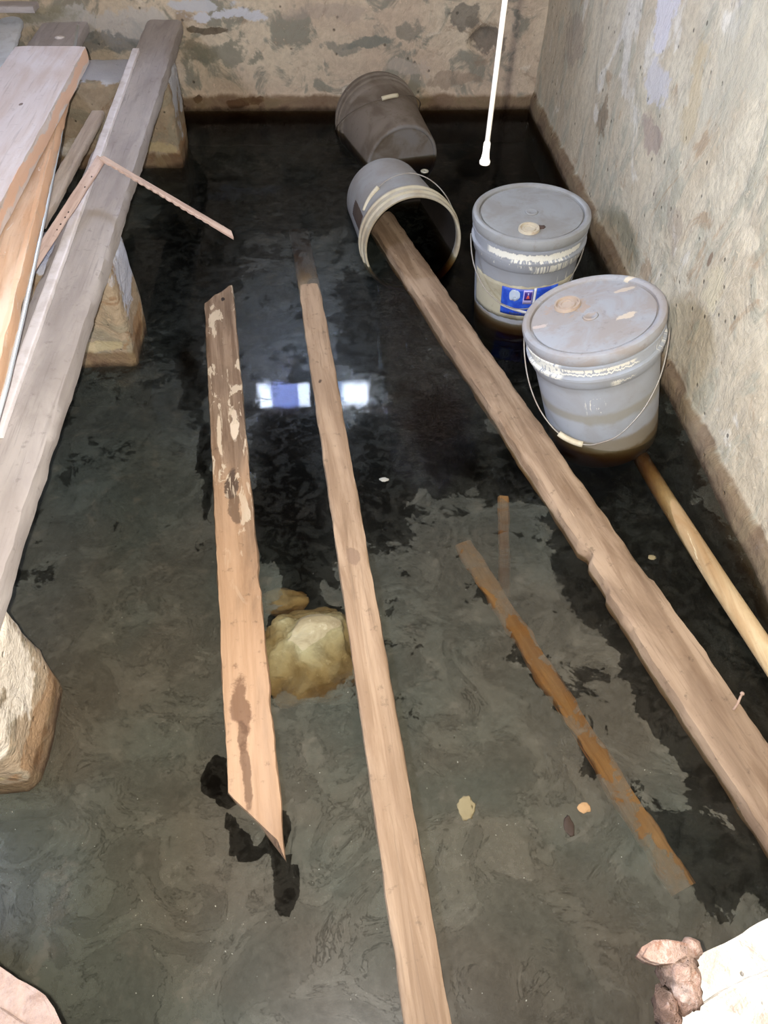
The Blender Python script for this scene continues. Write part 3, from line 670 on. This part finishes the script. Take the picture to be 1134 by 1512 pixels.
# --- bucket lying bottom-on against the back wall
ax1d = Vector((-.242, .965, .100)).normalized(); bot = Vector((.294, 2.799, -.013)); L1 = .37
mouth1 = bot+ax1d*L1; M1 = bframe(mouth1, -ax1d)
b1 = thing('plastic_bucket', 'dirty brown-grey bucket lying on its side against the back wall, base towards the camera', 'bucket', M1)
m_b1 = bucket_mat('dirty bucket plastic', (124, 114, 104), .8, (94, 82, 70), foot=[(-.5, -.365, (122, 120, 120), .7)], rough=.7)
bd1 = obj('body', lathe(body_prof(.162, .140, L1), 128), m_b1, b1); sharp(bd1, 50)
upl = (M1.inverted().to_3x3() @ Vector((0, 0, 1))); uaz = math.atan2(upl.y, upl.x); rgt = (M1.inverted().to_3x3() @ Vector((1, 0, 0))); raz = math.atan2(rgt.y, rgt.x)
sgn = 1 if math.sin(raz-uaz) > 0 else -1
bail(b1, uaz+sgn*1.45, uaz-sgn*.12, .176, .162, .150, plain('dirty wire', (104, 94, 84), .6, dirt=.6), m_grip, t0=.05, grip=(.48, .11), label='pale grip on the wire')

# ------------------------------------------------------------------ hanging rod
hp = WY(716, 238, .9); m_wrod = plain('white plastic rod', (236, 230, 222), .4)
wand = thing('hanging_rod', 'thin white rod with a flared tip hanging down over the water', 'rod', Matrix.Translation(hp))
obj('shaft', tube([(0, 0, .02), (0, 0, 1.255-(hp.z-.845))], .0031, 12), m_wrod, wand)
tp = obj('tip', lathe([(0, -.003), (.0064, -.003), (.0067, 0), (.0052, .003), (.0042, .010), (.0042, .021), (.0031, .024), (0, .024)], 24), m_wrod, wand); tp['label'] = 'flared end'

# ------------------------------------------------------------------ slabs in the near corners
def slab(name, poly, z0, z1, mat, step=.012, parent=None, rough=.003, under=0.):
    bm = bmesh.new()
    pts = []
    for i in range(len(poly)):
        a, b_ = Vector(poly[i]), Vector(poly[(i+1) % len(poly)]); k = max(1, int((b_-a).length/step))
        for q in range(k):
            p = a.lerp(b_, q/k); nz = noise.fractal(Vector((p.x*25, p.y*25, 2)), 1, 2, 3)*rough; d = (b_-a).normalized(); pts.append((p.x+d.y*nz, p.y-d.x*nz))
    cx_ = sum(x for x, y in pts)/len(pts)
    lo_v = [bm.verts.new((x+(under if (x-cx_)*under < 0 else 0), y-abs(under)*.3, z0)) for x, y in pts]
    up_v = [bm.verts.new((x, y, z1+.002*noise.noise(Vector((x*30, y*30, 0))))) for x, y in pts]
    bm.faces.new(lo_v); bm.faces.new(up_v)
    for q in range(len(pts)): w_ = (q+1) % len(pts); bm.faces.new([lo_v[q], lo_v[w_], up_v[w_], up_v[q]])
    o = obj(name, bm, mat, parent, smooth=False)
    bv = o.modifiers.new('b', 'BEVEL'); bv.width = .004; bv.segments = 2; bv.limit_method = 'ANGLE'; bv.angle_limit = 1.0
    return o
zs = .30
wp = lambda px, py, z=zs: tuple(W(px, py, z))[:2]
m_slabR = concrete('white painted cement', (234, 226, 214), (244, 238, 230), (206, 182, 166), (252, 250, 246), .5, -1, 15., sc=2.2, grey=(226, 214, 204))
m_slabL = concrete('pinkish cement', (176, 150, 138), (184, 162, 150), (150, 122, 108), (214, 200, 174), .6, -1, 19., sc=2.2, grey=(168, 142, 130))
t = thing('cement_ledge', 'bright white cement ledge in the lower right corner', 'ledge', Matrix.Translation((.5, 0, 0)))
def shp(L, dx): return [(x-dx, y) for x, y in L]
e0 = wp(1134, 1358); e1_ = wp(1030, 1412)
lo = [(XR-.01, .285), (.60, .195), e0, wp(1095, 1377), e1_, wp(1005, 1440), wp(985, 1490), wp(985, 1512), (.325, -.15), (XR-.01, -.15)]
obj_ = slab('lower_course', shp(lo, .5), ZF, zs, m_slabR, parent=t, under=.12)
hi = [(XR-.01, .16), wp(1134, 1428, .312), wp(985, 1508, .312), (.335, -.15), (XR-.01, -.15)]
slab('upper_course', shp(hi, .5), zs-.02, .312, m_slabR, parent=t)
t = thing('cement_ledge', 'pinkish cement ledge with flaking paint in the lower left corner', 'ledge', Matrix.Translation((-.5, 0, 0)))
lo = [(-.62, .30), wp(0, 1428), wp(40, 1452), wp(66, 1470), wp(80, 1490), wp(92, 1520), (-.30, -.15), (-.62, -.15)]
slab('lower_course', shp(lo, -.5), ZF, zs, m_slabL, parent=t, under=-.12)
hi = [(-.60, .20), wp(0, 1486, .31), wp(48, 1514, .31), (-.36, -.15), (-.60, -.15)]
slab('upper_course', shp(hi, -.5), zs-.02, .31, m_slabL, parent=t)
# broken mortar lump on the ledge
m_mort = concrete('crumbled mortar', (204, 168, 150), (212, 184, 168), (164, 110, 80), (226, 204, 192), .55, -1, 23., sc=6, grey=(186, 150, 132))
g0 = W(1002, 1452, .31); lump = thing('mortar_lump', 'broken pinkish mortar lump with a flat shard on the edge of the white ledge', 'rubble', Matrix.Translation(g0))
d = lambda px, py, z: W(px, py, z)-g0
b_ = blob(d(1004, 1450, .305), (.020, .030, .026), 4, .35, 2.2, 2); blob(d(1021, 1400, .318), (.0115, .011, .011), 3, .2, 2, 5, bm=b_); blob(d(1010, 1420, .31), (.014, .014, .014), 3, .3, 2, 8, bm=b_)
blob(d(985, 1490, .305), (.014, .020, .016), 3, .4, 2.4, 12, bm=b_)
obj('lump', b_, m_mort, lump)
sh = bmesh.new()
outl = [(940, 1412), (948, 1398), (965, 1388), (985, 1387), (1012, 1391), (1012, 1410), (990, 1424), (968, 1425), (952, 1420)]
for k, (sx, zz) in enumerate(((1., .322), (.9, .330))):
    cx, cy = 978, 1406; pts = [d(cx+(x-cx)*sx+(6 if k else 0), cy+(y-cy)*sx, zz) for x, y in outl]
    f = sh.faces.new([sh.verts.new(p) for p in pts]); r = bmesh.ops.extrude_face_region(sh, geom=[f])
    for v in [e for e in r['geom'] if isinstance(e, bmesh.types.BMVert)]: v.co.z -= .009
obj('shard', sh, m_mort, lump, smooth=False)

# ------------------------------------------------------------------ small floating bits
ws = lathe([(.005, -.001), (.0145, -.001), (.015, .001), (.0135, .003), (.006, .003), (.005, .001)], 32, True)
tag(obj('washer', ws, plain('pale plastic', (190, 186, 170), .5), loc=W(627, 253, .001)), 'small pale ring floating beside the two open buckets', 'washer')
tp0 = W(1082, 1048, .012); tw = [W(1083, 1048, .03), W(1089, 1040, .034), W(1093, 1030, .036), W(1096, 1024, .038)]
bm = tube([p-tp0 for p in tw], .0022, 8); blob(tw[-1]-tp0, (.004, .004, .003), 2, .2, 2, bm=bm)
tag(obj('twig', bm, m_lath, loc=tp0), 'tiny pale bent twig sticking up beside the widest board, lower right', 'twig')
fl = plain('dead leaf', (128, 116, 86), .8, dirt=.4, dirtc=(96, 80, 54)); fl2 = plain('tan chip', (168, 132, 92), .8, dirt=.4); fl3 = plain('grey chip', (150, 148, 140), .7)
for (px, py, rx, ry, mm, lb, ct) in ((688, 1192, .014, .019, fl, 'pale oval leaf floating right of the middle board, near the bottom', 'leaf'),
        (863, 1193, .011, .008, fl2, 'small tan chip floating beside the sunken orange stick', 'chip'),
        (567, 708, .011, .006, fl3, 'small grey chip floating just right of the middle board', 'chip'),
        (963, 823, .009, .006, fl, 'tiny brown leaf scrap floating between the widest board and the round pole', 'leaf'),
        (840, 1220, .008, .016, plain('dark leaf', (54, 40, 30), .7), 'dark brown oval leaf floating left of the sunken stick end', 'leaf')):
    tag(obj('leaf' if ct == 'leaf' else 'wood_chip', blob((0, 0, 0), (rx, ry, .0012), 3, .35, 1.6, px), mm, loc=W(px, py, .0005)), lb, ct)

# ------------------------------------------------------------------ light
ld = bpy.data.lights.new('phone_flash', 'SPOT'); ld.spot_size = math.radians(179); ld.spot_blend = 1.; ld.energy = 148; ld.shadow_soft_size = .006; ld.color = (1., .95, .86)
lo_ = bpy.data.objects.new('phone_flash', ld); C.objects.link(lo_); lo_.location = (-.022, .0, H+.012)
lo_.rotation_euler = (Vector((.1, 2.5, .0))-lo_.location).to_track_quat('-Z', 'Y').to_euler()
ad = bpy.data.lights.new('added_fill', 'AREA'); ad.shape = 'RECTANGLE'; ad.size = 1.0; ad.size_y = .5; ad.energy = 8; ad.color = (1., .97, .93)  # added fill lamp above and behind the camera, brightens the far wall
ao = bpy.data.objects.new('added_fill', ad); C.objects.link(ao); ao.location = (-.2, -.55, 1.98); ao.rotation_euler = (Vector((0, 2.2, .2))-ao.location).to_track_quat('-Z', 'Y').to_euler()
w = bpy.data.worlds.new('world'); bpy.context.scene.world = w; w.use_nodes = True
w.node_tree.nodes['Background'].inputs[0].default_value = (.6, .7, .9, 1); w.node_tree.nodes['Background'].inputs[1].default_value = .3
sc = bpy.context.scene; sc.cycles.max_bounces = 8; sc.cycles.diffuse_bounces = 3; sc.cycles.glossy_bounces = 3; sc.cycles.volume_bounces = 0; sc.cycles.transparent_max_bounces = 10
sc.view_settings.view_transform = 'Standard'; sc.view_settings.look = 'None'; sc.view_settings.gamma = 1; sc.view_settings.exposure = 0
